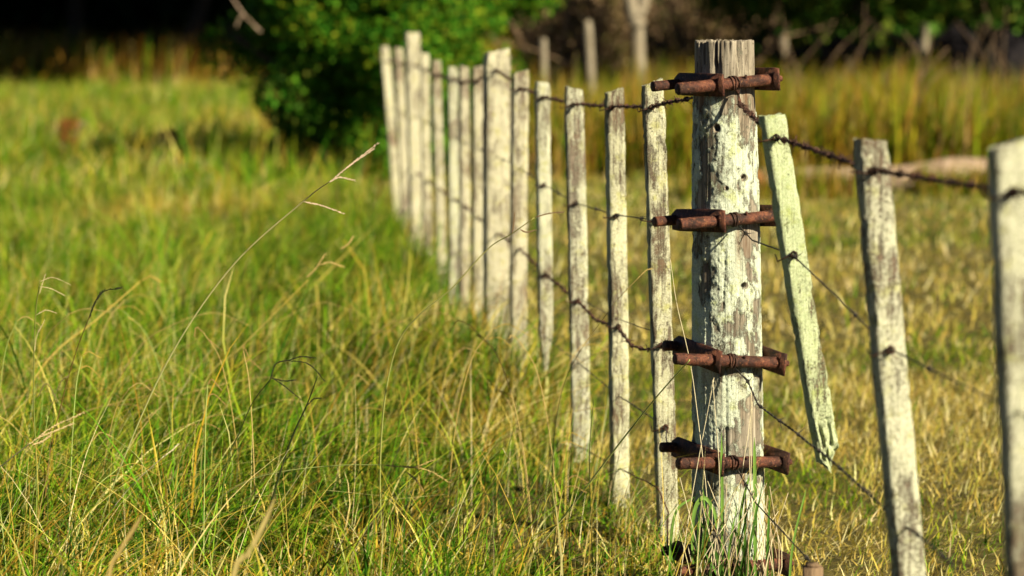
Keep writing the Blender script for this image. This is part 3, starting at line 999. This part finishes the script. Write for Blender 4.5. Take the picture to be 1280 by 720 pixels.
def picket(xt, yt, xb, yb, wpx, mat, name='picket', d=None, thick=.034, yaw=0, label=None, mode=None, seed=0, taper=1.0, to_ground=True):
    d = d or depth_of(xt)
    wid = wpx / F * d
    A, B = at(xt, yt, d), at(xb, yb, d)
    if to_ground:
        k = (A.z + .12) / (A.z - B.z)
        B = A + (B - A) * k
    nrow = 110 if d < 9 else 40
    # rounded rectangle section
    sec = []
    w2, t2, c = wid / 2, thick / 2, .004
    m = 7
    for q in np.linspace(-w2 + c, w2 - c, m): sec.append((q, -t2))
    for q in np.linspace(-t2 + c, t2 - c, 5): sec.append((w2, q))
    for q in np.linspace(w2 - c, -w2 + c, m): sec.append((q, t2))
    for q in np.linspace(t2 - c, -t2 + c, 5): sec.append((-w2, q))
    sec = np.array(sec); n_ = len(sec)
    ya = R(yaw + 11)
    Vv = []
    frac = np.linspace(0, 1, nrow)
    if mode == 'splinter': frac = np.concatenate([np.linspace(0, .78, 60), np.linspace(.785, 1, 70)])
    nrow = len(frac)
    for f in frac:
        cpt = np.array(A + (B - A) * f)
        s = sec.copy()
        tp = 1 + (taper - 1) * f
        s[:, 0] *= tp
        # frayed, worn top
        if f < .012: s *= .93
        if mode == 'point':
            s[:, 0] *= np.interp(f, [0, .86, 1], [1, 1, .22])
            s[:, 0] += np.interp(f, [0, .86, 1], [0, 0, -.004])
        Vv.append(np.stack([cpt[0] + s[:, 0] * math.cos(ya) - s[:, 1] * math.sin(ya), cpt[1] + s[:, 0] * math.sin(ya) + s[:, 1] * math.cos(ya), np.full(n_, cpt[2])], 1))
    Vv = np.array(Vv)
    flat = Vv.reshape(-1, 3)
    no = np.stack([fbm(flat * [34, 34, 26] + seed * 7, 3, 61) - .5, fbm(flat * [34, 34, 26] + seed * 7 + 50, 3, 62) - .5, np.zeros(len(flat))], 1) * .0045
    bow = np.sin(np.repeat(frac, n_) * 3.0 + seed) * .0035
    no[:, 0] += bow
    nick = sstep(.66, .8, fbm(flat * [60, 60, 45] + seed * 3, 3, 63))
    cen = np.repeat(np.array([np.array(A + (B - A) * f) for f in frac]), n_, 0)
    flat = flat + no - (flat - cen) * nick[:, None] * .16 * np.array([1, 1, 0])
    Vv = flat.reshape(nrow, n_, 3)
    # uneven top
    sl_ = rng.uniform(-.4, .4)
    for r_ in range(nrow):
        if frac[r_] < .03: Vv[r_, :, 2] += (Vv[r_, :, 0] - cen.reshape(nrow, n_, 3)[r_, :, 0]) * sl_ * (1 - frac[r_] / .03)
    Vv[0, :, 2] += .008 * (fbm(Vv[0] * [190, 190, 1] + seed, 2, 64) - .3)
    if mode == 'splinter':
        lz = Vv[-1, :, 0] - cen.reshape(nrow, n_, 3)[-1, :, 0]
        for r_ in range(nrow):
            f = frac[r_]
            if f > .80:
                e = (f - .80) / .20
                sx = (Vv[r_, :, 0] - cen.reshape(nrow, n_, 3)[r_, :, 0]) / (wid / 2)
                gro = np.abs(np.sin(sx * 7.5 + 1.3 + .8 * np.sin(f * 40))) ** .6
                frontm = (Vv[r_, :, 1] < d)
                Vv[r_, :, 1] += np.where(frontm, e * (.004 + .026 * (1 - gro) * (sx > -.75)), 0)
                Vv[r_, :, 2] += e ** 3 * (.035 * (fbm(np.stack([sx * 3.1, sx * 0, sx * 0 + 4], 1), 2, 66) - .35) + .035 * np.clip(sx + .2, 0, 1))
                Vv[r_, :, 0] -= e ** 2 * .004 * np.sign(sx) * (1 + sx)
    i = np.arange(nrow - 1)[:, None] * n_; j = np.arange(n_)[None]; j2 = (j + 1) % n_
    Q = np.stack([i + j2, i + j, i + n_ + j, i + n_ + j2], -1).reshape(-1, 4)
    flat = Vv.reshape(-1, 3)
    tc, bc = flat[:n_].mean(0) - [0, 0, .002], flat[-n_:].mean(0) + [0, 0, (.02 if mode == 'splinter' else 0)]
    N0 = len(flat)
    T = [(N0, k, (k + 1) % n_) for k in range(n_)] + [(N0 + 1, N0 - n_ + (k + 1) % n_, N0 - n_ + k) for k in range(n_)]
    flat = np.vstack([flat, tc, bc])
    o = np_mesh(name, flat, Q, T, mat, fence, True, origin=(B.x, B.y, max(B.z, 0)))
    try:
        me = o.data
        me.set_sharp_from_angle(angle=R(50))
    except Exception: pass
    if label: o['label'] = label
    o['_d'] = d - thick / 2
    return o


PK = {}
PK[480] = picket(480, 58, 499, 285, 11, M['far'], seed=1)
PK[497] = picket(497, 60, 509, 290, 11, M['far'], seed=2, yaw=6)
PK[515] = picket(515, 41, 523, 300, 17, M['far'], 'fence_post', thick=.07, seed=3, label='taller grey fence post with rounded top')
PK[530] = picket(531, 67, 535, 320, 11, M['far'], seed=4)
PK[547] = picket(546.5, 76, 551, 335, 11, M['far'], seed=5, yaw=-5)
PK[565] = picket(566, 84, 566, 360, 12, M['near'], seed=6)
PK[578] = picket(579, 83, 580, 380, 12, M['far'], seed=7, yaw=5)
PK[597] = picket(596, 84, 598, 415, 13, M['far'], seed=8)
PK[620] = picket(620.5, 64, 622, 440, 30, M['far'], 'fence_post', thick=.085, seed=9, label='wide squared fence post stained brown')
PK[650] = picket(651, 90, 648, 480, 20, M['far'], seed=10, yaw=4)
PK[680] = picket(679.5, 104, 681, 462, 17.5, M['near'], seed=11, mode='point', to_ground=False, label='picket broken to a point, hanging clear of the ground')
PK[718] = picket(718, 111, 725, 590, 23, M['near'], seed=12, yaw=-3)
PK[766] = picket(766.5, 114, 775, 650, 22.5, M['picket'], seed=13, yaw=4)
PK[815] = picket(813.5, 104, 838, 700, 26, M['picket'], seed=14, yaw=-2)
PK[965] = picket(963, 145, 1040, 588, 30, M['green'], seed=15, d=4.36, mode='splinter', to_ground=False, yaw=2, label='pale green leaning picket with a splintered lower end')
PK[1090] = picket(1088.5, 176, 1139, 720, 39, M['near'], seed=16, yaw=3)
PK[1260] = picket(1262, 180, 1284, 720, 44, M['near'], seed=17, yaw=-2, d=3.04)

DEP = {k: o['_d'] for k, o in PK.items()}
for o in PK.values(): del o['_d']


def resample(P, step):
    P = np.array([list(p) for p in P], float)
    seg = np.linalg.norm(np.diff(P, axis=0), axis=1)
    s = np.concatenate([[0], np.cumsum(seg)])
    q = np.arange(0, s[-1], step)
    return np.stack([np.interp(q, s, P[:, k]) for k in range(3)], 1), q


def wire(name, pts, rad, mat, twist=True, barb=.11, hairs=0, sag=.004, hair_len=.010):
    # dense path with slight waviness
    P, q = resample(pts, .012)
    P[:, 2] += .003 * (fbm(np.stack([q * 9, q * 0, q * 0 + rad * 1e4], 1), 3, 71) - .5)
    P[:, 0] += .003 * (fbm(np.stack([q * 9, q * 0 + 5, q * 0 + rad * 1e4], 1), 3, 72) - .5)
    mb = MB()
    if twist:
        ph = q * 2 * math.pi / .055
        for s in (0, math.pi):
            off = np.stack([np.cos(ph + s), 0 * q, np.sin(ph + s)], 1) * rad * .85
            mb.tube(P + off, rad, 5)
    else:
        mb.tube(P, rad, 6)
    if barb:
        for b in np.arange(.05, q[-1], barb):
            k = min(int(b / .012), len(P) - 2)
            t = P[k + 1] - P[k]; t /= np.linalg.norm(t)
            u = np.cross(t, rng.normal(size=3)); u /= np.linalg.norm(u)
            v = np.cross(t, u)
            a = np.linspace(0, 4 * math.pi, 22)
            mb.tube(P[k] + (np.cos(a)[:, None] * u + np.sin(a)[:, None] * v) * rad * 2.2 + t * (a[:, None] / a[-1] - .5) * rad * 6, rad * .8, 4)
            for sgn in (-1, 1):
                e = P[k] + sgn * t * rad * 3
                w_ = (u * rng.uniform(.5, 1) + v * rng.normal() * .5) * sgn
                mb.tube(np.array([e + w_ * rad * 1.5, e + w_ * .017]), [rad * .8, rad * .25], 4)
    if hairs:
        for h in range(int(hairs * q[-1])):
            k = rng.integers(0, len(P) - 1)
            w_ = rng.normal(size=3); w_ /= np.linalg.norm(w_)
            e = P[k] + w_ * rad * .8
            w2 = w_ + rng.normal(size=3) * .6
            mb.tube(np.array([e, e + w_ * hair_len * .5, e + w2 * hair_len * rng.uniform(.5, 1.1)]), [rad * .35, rad * .28, rad * .12], 3)
    return mb.build(name, mat, fence)


def wp(key, px, py, back=0.0): return at(px, py, DEP[key] - .004 + back)


def thru(key, px, py):
    """a wire passing through the hole of a picket: just behind it, then just before it"""
    return [wp(key, px, py, .002)]


Lw1 = [at(470, 72, 15.2), wp(480, 483, 76), wp(497, 499, 80), wp(515, 517, 82), wp(530, 532, 86), wp(547, 547, 94), wp(565, 566, 99), wp(578, 579, 103), wp(597, 597, 100), wp(620, 621, 88), wp(650, 652, 110),
       wp(680, 680, 121), wp(718, 720, 130), wp(766, 768, 133), wp(815, 817, 133), at(845, 126, 5.15), at(871, 121, 4.93)]
wire('barbed_wire', Lw1, .0020, M['wire'], True, .10, 130)
Rw1 = [STR[0][0], at(925, 130, 4.80), at(946, 150, 4.55), wp(965, 972, 172), wp(1090, 1094, 213), wp(1260, 1268, 240), at(1560, 262, 2.3)]
wire('barbed_wire', Rw1, .0021, M['wire'], True, .085, 230, hair_len=.010)
Lw2 = [at(478, 130, 15.2), wp(480, 487, 135), wp(515, 519, 145), wp(547, 548, 160), wp(578, 579, 178), wp(620, 621, 196), wp(650, 650, 210), wp(680, 680, 231), wp(718, 720, 254), wp(766, 770, 269), wp(815, 819, 275), STR[1][1]]
wire('plain_wire', Lw2, .0016, M['steel'], False, .33, 0)
Rw2 = [STR[1][0], at(940, 300, 4.72), wp(965, 992, 319), wp(1090, 1114, 437), wp(1260, 1273, 516), at(1560, 640, 2.3)]
wire('plain_wire', Rw2, .0015, M['steel'], False, .45, 0)
Lw3 = [at(500, 205, 14.6), wp(515, 521, 216), wp(547, 549, 236), wp(578, 580, 257), wp(620, 622, 292), wp(650, 650, 311), wp(680, 682, 343), wp(718, 722, 376), at(745, 400, 6.3), wp(766, 772, 409), at(790, 432, 5.7), at(806, 437, 5.56), wp(815, 826, 432), STR[2][1]]
wire('barbed_wire', Lw3, .0019, M['wire'], True, .085, 50)
Rw3 = [STR[2][0], at(934, 475, 4.78), at(947, 505, 4.66), at(1030, 568, 4.15), at(1112, 640, 3.72), wp(1090, 1134, 659), at(1165, 682, 3.5), at(1290, 800, 3.02), at(1560, 980, 2.3)]
wire('barbed_wire', Rw3, .0013, M['steel'], True, .15, 0)
Lw4 = [at(505, 262, 14.6), wp(547, 550, 300), wp(597, 598, 345), wp(650, 649, 392), wp(680, 681, 420), wp(718, 723, 454), wp(766, 774, 495), wp(815, 832, 534), STR[3][1]]
wire('plain_wire', Lw4, .0015, M['steel'], False, 0, 0)
Rw4 = [STR[3][0], at(944, 628, 4.72), at(1032, 722, 4.15), wp(1090, 1160, 845), at(1560, 1320, 2.3)]
wire('plain_wire', Rw4, .0015, M['steel'], False, .5, 0)
Lw5 = [wp(650, 648, 480), wp(718, 724, 558), at(742, 568, 6.3), wp(766, 775, 586), at(800, 598, 5.7), at(822, 609, 5.45), at(835, 640, 5.4), STR[4][1]]
wire('plain_wire', Lw5, .0018, M['wire'], False, 0, 0)
# a loose strand between two pickets and a loose loop low on the near side
wire('loose_wire', [wp(718, 722, 372), at(770, 398, 6.0), wp(815, 818, 415)], .0011, M['steel'], False, 0, 0)
wire('loose_wire', [Vector(p) for p in spline([at(1165, 725, 3.5), at(1178, 706, 3.48), at(1200, 703, 3.45), at(1222, 712, 3.42), at(1240, 728, 3.4)], 20)], .0017, M['wire'], False, 0, 0)


def tie(key, px, py, mat=None, left=True, r=.0055):
    o = PK[key]
    d = DEP[key]
    c = np.array(at(px, py, d - .004))
    mb = MB()
    a = np.linspace(0, 2 * math.pi * 2.3, 34)
    mb.tube(c + np.stack([r * np.cos(a), -.008 + .010 * a / a[-1], r * np.sin(a)], 1), .0017, 5)
    k = d / F
    w2 = {680: 9, 718: 12, 766: 12, 815: 14, 965: 17, 1090: 21, 1260: 24, 650: 10}.get(key, 7)
    if left:
        mb.tube(np.array([c + [-.003, -.001, -.002], c + [-w2 * .5 * k, -.0035, -.004], c + [-(w2 + 3.0) * k, -.001, -.006 + rng.normal() * .004], c + [-(w2 + 3.0) * k, .04, -.004]]), .0014, 5)
    mb.tube(np.array([c + [.002, -.004, -.003], c + [.004, -.012, -.010], c + [.009, -.012, -.012]]), [.0013, .0012, .0008], 4)
    mb.build('wire_tie', mat or M['wire'], o, origin=tuple(c))


for key, px, py in [(815, 815, 134), (766, 765, 134), (718, 716, 131), (680, 678, 122), (650, 650, 111), (620, 620, 88), (965, 970, 172), (1090, 1092, 213), (1260, 1266, 240),
                    (965, 992, 318), (1090, 1113, 437), (766, 770, 270), (718, 720, 254), (680, 680, 231), (766, 773, 408), (718, 722, 376), (680, 682, 343), (815, 826, 432), (815, 832, 534),
                    (597, 597, 101), (578, 578, 103), (566 if 566 in PK else 565, 566, 99), (547, 547, 93), (815, 819, 275)]:
    tie(key, px, py)

# broken timber in the grass
def chunk(name, label, A, B, wd, th_, mat):
    P = spline([A, (A + B) / 2 + Vector((0, 0, .004)), B], 14)
    e0 = MB()
    rr = np.full(14, 1.0); rr[0] = .6; rr[-1] = .5
    ax_ = np.array(B - A); ax_ /= np.linalg.norm(ax_)
    sd_ = np.cross(ax_, [0, 0, 1]); sd_ /= np.linalg.norm(sd_); up_ = np.cross(sd_, ax_)
    V = []
    for k_, p_ in enumerate(P):
        for (a, b) in ((-1, -1), (1, -1), (1, 1), (-1, 1)):
            V.append(p_ + sd_ * a * wd / 2 * rr[k_] + up_ * b * th_ / 2 * rr[k_])
    V = np.array(V) + .006 * (np.stack([fbm(np.array(V) * 30, 2, 80 + k_) for k_ in range(3)], 1) - .5)
    i = np.arange(13)[:, None] * 4; j = np.arange(4)[None]; j2 = (j + 1) % 4
    Q = np.stack([i + j, i + j2, i + 4 + j2, i + 4 + j], -1).reshape(-1, 4)
    Q = np.vstack([Q, [[3, 2, 1, 0]], [[52, 53, 54, 55]]])
    o = np_mesh(name, V, Q, None, mat, None, False, origin=tuple(P[7]))
    return tag(o, label, 'timber')


chunk('broken_picket', 'pale broken picket end lying in the long grass beside the fence', at(672, 575, 6.85), at(712, 558, 6.75), .05, .035, M['far'])
# old stub of a picket beside the post
A = at(1016, 704, 4.15); B = Vector((A.x + .005, 4.15, -.1))
mb = MB(); mb.box((A.x - .017, 4.135, -.1), (A.x + .017, 4.165, A.z - .006), None, .004)
mb.box((A.x - .012, 4.14, A.z - .006), (A.x + .010, 4.16, A.z), None, .006)
tag(mb.build('picket_stub', M['twig'], None, False, origin=(A.x, 4.15, 0)), 'short rotted picket stub standing in the short grass beside the thick post', 'stub')


# ------------------------------------------------------------------ single tall grasses
def ribbon(mb, P, wds, up=(0, -1, .2)):
    P = np.asarray(P); n_ = len(P)
    t = np.gradient(P, axis=0)
    s = np.cross(t, np.array(up)); s /= np.linalg.norm(s, axis=1)[:, None] + 1e-9
    nrm = np.cross(s, t); nrm /= np.linalg.norm(nrm, axis=1)[:, None] + 1e-9
    w_ = np.asarray(wds)[:, None]
    V = np.stack([P - s * w_ / 2, P - nrm * w_ * .18, P + s * w_ / 2], 1).reshape(-1, 3)
    i = np.arange(n_ - 1) * 3
    Q = np.vstack([np.stack([i, i + 1, i + 4, i + 3], 1), np.stack([i + 1, i + 2, i + 5, i + 4], 1)])
    mb.add(V, Q)


def col_build(mb, name, col, parent, col2=None):
    V = np.vstack(mb.V); Q = np.vstack(mb.Q) if mb.Q else None; T = np.vstack(mb.T) if mb.T else None
    c = np.repeat(np.array([col], float), len(V), 0)
    if col2 is not None:
        f = np.clip((V[:, 2] - V[:, 2].min()) / (np.ptp(V[:, 2]) + 1e-6), 0, 1)[:, None]
        c = c * (1 - f) + np.array(col2) * f
    c = c * (0.8 + .4 * fbm(V * 90, 2, 5))[:, None]
    return np_mesh(name, V, Q, T, M['stalk'], parent, True, {'Col': c})


def spike(mb, P, r):
    """narrow grass spike: rachis with little spikelets on either side"""
    P = spline(P, 20)
    mb.tube(P, np.linspace(r * .5, r * .25, 20), 5)
    for k in range(1, 20):
        t = P[min(k + 1, 19)] - P[k - 1]; t = t / (np.linalg.norm(t) + 1e-9)
        for sgn in (-1, 1):
            sidev = np.cross(t, [0, 1, 0]); sidev /= np.linalg.norm(sidev) + 1e-9
            if rng.uniform() < .12: continue
            b = P[k] + sidev * sgn * r * .35 + t * r * rng.uniform(-1, 1)
            o_ = rng.uniform(.08, .32); q_ = r * rng.uniform(.8, 1.5)
            mb.tube(np.array([b, b + (t * 1.3 + sidev * sgn * o_) * q_ * 1.4, b + (t * 1.3 + sidev * sgn * o_ + rng.normal(0, .12, 3)) * q_ * 2.8]), [r * .22, r * .45, r * .05], 4)


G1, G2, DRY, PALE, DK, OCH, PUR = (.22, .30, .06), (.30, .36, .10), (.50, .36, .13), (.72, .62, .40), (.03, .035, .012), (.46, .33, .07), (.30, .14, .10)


def stalk(label, pts, d0, d1, r0, r1, c0, c1, heads=(), hc=DRY, hr=.0022, name='grass_stalk', group=None):
    n_ = len(pts)
    P = [at(px, py, d0 + (d1 - d0) * k / (n_ - 1)) for k, (px, py) in enumerate(pts)]
    if P[0].z > .0:                                        # carry the stem down to its root
        t = (P[0] - P[1]); t.z = min(t.z, -.02)
        t = t * (P[0].z / -t.z); t.x *= .4; t.y *= .4
        P = [P[0] + Vector((t.x, t.y, -P[0].z - .01))] + P
    e = empty(name, (P[0].x, P[0].y, 0), label, 'grass stalk', group)
    mb = MB(); C = spline(P, 44)
    mb.tube(C, np.linspace(r0, r1, 44), 6)
    col_build(mb, 'stem', c0, e, c1)
    for hp in heads:
        m2 = MB()
        spike(m2, [at(px, py, d1) for px, py in hp], hr)
        col_build(m2, 'seed_head', hc, e)
    return e


stalk('long pale stalk arching across the pasture with a forked feathery tip', [(103, 722), (150, 585), (212, 447), (290, 333), (380, 251), (415, 225)], 5.28, 4.95, .0022, .0010, G2, (.62, .55, .26),
      [[(415, 225), (442, 203), (470, 181)], [(430, 212), (448, 199), (466, 187)], [(379, 252), (402, 257), (427, 266)], [(411, 228), (424, 222), (441, 225)]], (.66, .50, .36), .0014)
stalk('reddish stem curving from the grass up across the slim pickets', [(480, 724), (475, 600), (481, 500), (497, 430), (525, 393), (565, 360), (610, 311), (640, 292), (668, 272)], 5.25, 5.0, .0020, .0009, (.26, .30, .08), (.42, .40, .12),
      [[(640, 292), (642, 280), (643, 268)], [(650, 287), (658, 290), (668, 288)], [(668, 272), (685, 267), (704, 265)]], (.20, .13, .07), .0013)
stalk('slanting green blade leaning on the picket beside the thick post', [(640, 726), (700, 652), (770, 560), (820, 497), (862, 450)], 5.2, 4.72, .0024, .0012, G2, (.50, .52, .16))
stalk('dark drooping seed stalk with four black spikes', [(283, 585), (300, 540), (316, 503), (338, 474)], 5.1, 5.0, .0014, .0009, G1, DK,  # stem and spikes darkened as if the post's shadow crossed them
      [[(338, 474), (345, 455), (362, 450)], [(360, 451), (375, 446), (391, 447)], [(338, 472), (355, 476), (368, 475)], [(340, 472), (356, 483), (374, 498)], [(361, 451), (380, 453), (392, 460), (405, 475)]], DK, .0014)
stalk('dark green upright blade in front of the pasture grass', [(318, 722), (336, 640), (362, 555), (384, 505), (397, 470)], 5.0, 4.9, .0040, .0010, (.035, .055, .014), DK,  # near-black greens put the post's shadow into the blade colour
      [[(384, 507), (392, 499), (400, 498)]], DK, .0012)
stalk('stem bent flat over the grass with curled tan spikes', [(262, 640), (300, 606), (350, 590), (420, 582), (478, 581)], 5.15, 5.0, .0016, .0009, (.55, .45, .22), G2,
      [[(478, 581), (515, 584), (542, 575)], [(500, 582), (535, 588), (560, 602)], [(508, 590), (520, 600), (528, 612)]], DRY, .0015)
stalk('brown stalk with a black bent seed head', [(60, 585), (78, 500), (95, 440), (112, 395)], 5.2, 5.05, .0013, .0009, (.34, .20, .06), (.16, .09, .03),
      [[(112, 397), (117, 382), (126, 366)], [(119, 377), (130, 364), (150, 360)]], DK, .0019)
stalk('thin upright stalk with pale side spikes', [(42, 722), (46, 600), (42, 500), (44, 400), (50, 350)], 5.15, 5.0, .0019, .0011, G1, (.20, .20, .05),
      [[(49, 368), (52, 358), (56, 345)], [(50, 352), (66, 347), (86, 355)], [(49, 358), (64, 361), (80, 369)], [(45, 394), (57, 388), (70, 391)], [(43, 440), (46, 420), (55, 402)]], (.50, .42, .22), .0010)
stalk('straw stalk with a fluffy pale plume leaning over the pasture grass', [(-20, 605), (5, 580), (38, 554)], 4.9, 4.8, .0014, .0010, DRY, PALE,
      [[(36, 556), (65, 534), (102, 517)], [(45, 548), (70, 538), (90, 530)], [(40, 556), (52, 552), (62, 545)]], (.66, .50, .26), .0015)
stalk('bleached dry stem with a ragged tip crossing the long pale one', [(82, 722), (120, 665), (160, 612), (205, 570)], 5.25, 5.1, .0015, .0009, PALE, PALE, [[(205, 570), (215, 563), (222, 556)]], PALE, .0012)
stalk('ochre stalk lying along the far grass', [(0, 545), (60, 450), (120, 400), (175, 352)], 6.4, 6.7, .0026, .0013, OCH, OCH, [[(175, 352), (188, 346), (200, 352)]], OCH, .002)
stalk('green stem with an arched tan spike', [(30, 722), (38, 640), (60, 520)], 5.2, 5.1, .0016, .0010, G1, G2, [[(60, 520), (75, 480), (85, 470)], [(47, 497), (58, 480), (72, 500)]], (.20, .17, .06), .0015)
stalk('yellow stalk with reddish tan spikes and a forked tip', [(255, 480), (300, 435), (360, 375), (385, 350)], 6.2, 6.2, .0018, .0011, G2, OCH,
      [[(382, 348), (395, 335), (406, 318)], [(400, 331), (412, 328), (428, 333)], [(425, 312), (435, 305), (440, 298)]], DRY, .0018)
stalk('thin white stem standing against the thick post', [(885, 640), (872, 520), (862, 450), (846, 380), (838, 325)], 4.78, 4.76, .0010, .0006, PALE, PALE)
stalk('pale upright stem right of the leaning green blade', [(742, 722), (738, 640), (737, 560), (742, 500)], 5.2, 5.1, .0015, .0008, G2, (.5, .45, .18))
stalk('wiry stem arching over the hanging picket', [(700, 716), (690, 600), (705, 480), (760, 390), (800, 345)], 5.3, 5.2, .0011, .0006, G2, DRY, [[(800, 345), (808, 338), (815, 336)]], DRY, .001)
stalk('green stem with a folded dry leaf by the slim pickets', [(607, 720), (618, 640), (628, 590), (642, 535)], 5.2, 5.2, .0014, .0008, G2, G2, [[(628, 560), (650, 600), (668, 655)]], PALE, .0009)
for k in range(42):
    px = rng.uniform(-20, 700); d = rng.uniform(4.8, 7.0)
    b = at(px, 0, d); y0 = 40 + 3600 / d
    h_ = rng.uniform(120, 330) * 5 / d; s_ = rng.normal(35, 75)
    c = [G2, OCH, DRY, G1][k % 4]
    stalk('slender seeding grass stalk rising out of the long pasture grass', [(px, y0), (px + .2 * s_, y0 - .5 * h_), (px + .55 * s_, y0 - .85 * h_), (px + s_, y0 - h_)], d, d + rng.normal(0, .1), .0014, .0008, c, DRY if k % 2 else c,
          [[(px + s_, y0 - h_), (px + s_ * 1.25 + 4, y0 - h_ - 6), (px + s_ * 1.5 + 14, y0 - h_ + rng.uniform(-6, 10))]] + ([[(px + .8 * s_, y0 - .95 * h_), (px + s_ + 8, y0 - .96 * h_), (px + s_ + 22, y0 - .92 * h_)]] if k % 3 else []),
          [DRY, OCH, (.36, .24, .08)][k % 3], .0011, 'grass_stalk', 'slender stalks in the pasture')
# broad dry leaves close to the lens
for (lab, pts, d, wd, c) in [('broad dry leaf beside the dark green blade', [(290, 735), (312, 690), (330, 655), (345, 620)], 3.7, .009, (.42, .33, .12)),
                             ('narrower dry leaf under the bleached stem', [(135, 735), (150, 690), (168, 660), (180, 640)], 3.8, .007, (.38, .27, .09))]:
    P = [at(a, b, d) for a, b in pts]
    P = [Vector((P[0].x - .02, d, -.01))] + P
    e = empty('dry_leaf', (P[0].x, d, 0), lab, 'leaf')
    mb = MB(); ribbon(mb, spline(P, 16), np.interp(np.linspace(0, 1, 16), [0, .4, .8, 1], [.004, wd, wd * .8, .001]))
    col_build(mb, 'blade', c, e)

# ------------------------------------------------------------------ tuft round the foot of the post
e = empty('post_tuft', (base.x, PY - .13, 0), 'tuft of broad green blades and white dry stems at the foot of the thick post', 'grass tuft')
for k in range(26):
    px = rng.uniform(858, 962); top = rng.uniform(600, 715); d = PY - rng.uniform(.10, .17)
    P = [at(px + rng.normal(0, 6), 790, d), at(px + rng.normal(0, 5), (790 + top) / 2, d - .01), at(px + rng.normal(0, 14), top, d - .02)]
    P[0].z = -.01
    mb = MB(); ribbon(mb, spline(P, 12), np.interp(np.linspace(0, 1, 12), [0, .5, .85, 1], [.004, .0065, .0045, .0004]) * rng.uniform(.7, 1.3), (rng.normal() * .5, -1, .2))
    col_build(mb, 'blade', [(.07, .17, .02), (.11, .22, .03), (.04, .10, .012)][k % 3], e)
for (pts, wd) in [([(872, 790), (866, 690), (868, 640), (880, 622), (893, 640), (897, 668)], .0085), ([(903, 790), (903, 660), (902, 541)], .0075), ([(944, 790), (944, 650), (943, 546)], .009),
                  ([(915, 790), (925, 650), (938, 590)], .006), ([(838, 760), (838, 690), (845, 640), (868, 621)], .006), ([(985, 760), (990, 690), (1008, 610)], .005)]:
    P = [at(a, b, PY - .135) for a, b in pts]
    P[0].z = -.01
    mb = MB(); ribbon(mb, spline(P, 24), np.interp(np.linspace(0, 1, 24), [0, .5, .9, 1], [.004, wd, wd * .7, .0005]))
    col_build(mb, 'blade', (.09, .20, .025), e, (.16, .28, .05))
for k in range(56):
    px = rng.uniform(862, 966); top = rng.uniform(470, 690) if k % 6 == 0 else rng.uniform(590, 700); d = PY - rng.uniform(.11, .18)
    P = [at(px + rng.normal(0, 18), 790, d), at(px + rng.normal(0, 11), (790 + top) / 2, d), at(px + rng.normal(0, 20), top, d)]
    P[0].z = -.01
    mb = MB(); mb.tube(spline(P, 10), np.linspace(.0013, .0006, 10), 5)
    col_build(mb, 'dry_stem', [PALE, (.60, .48, .30), (.42, .30, .16)][k % 3], e)
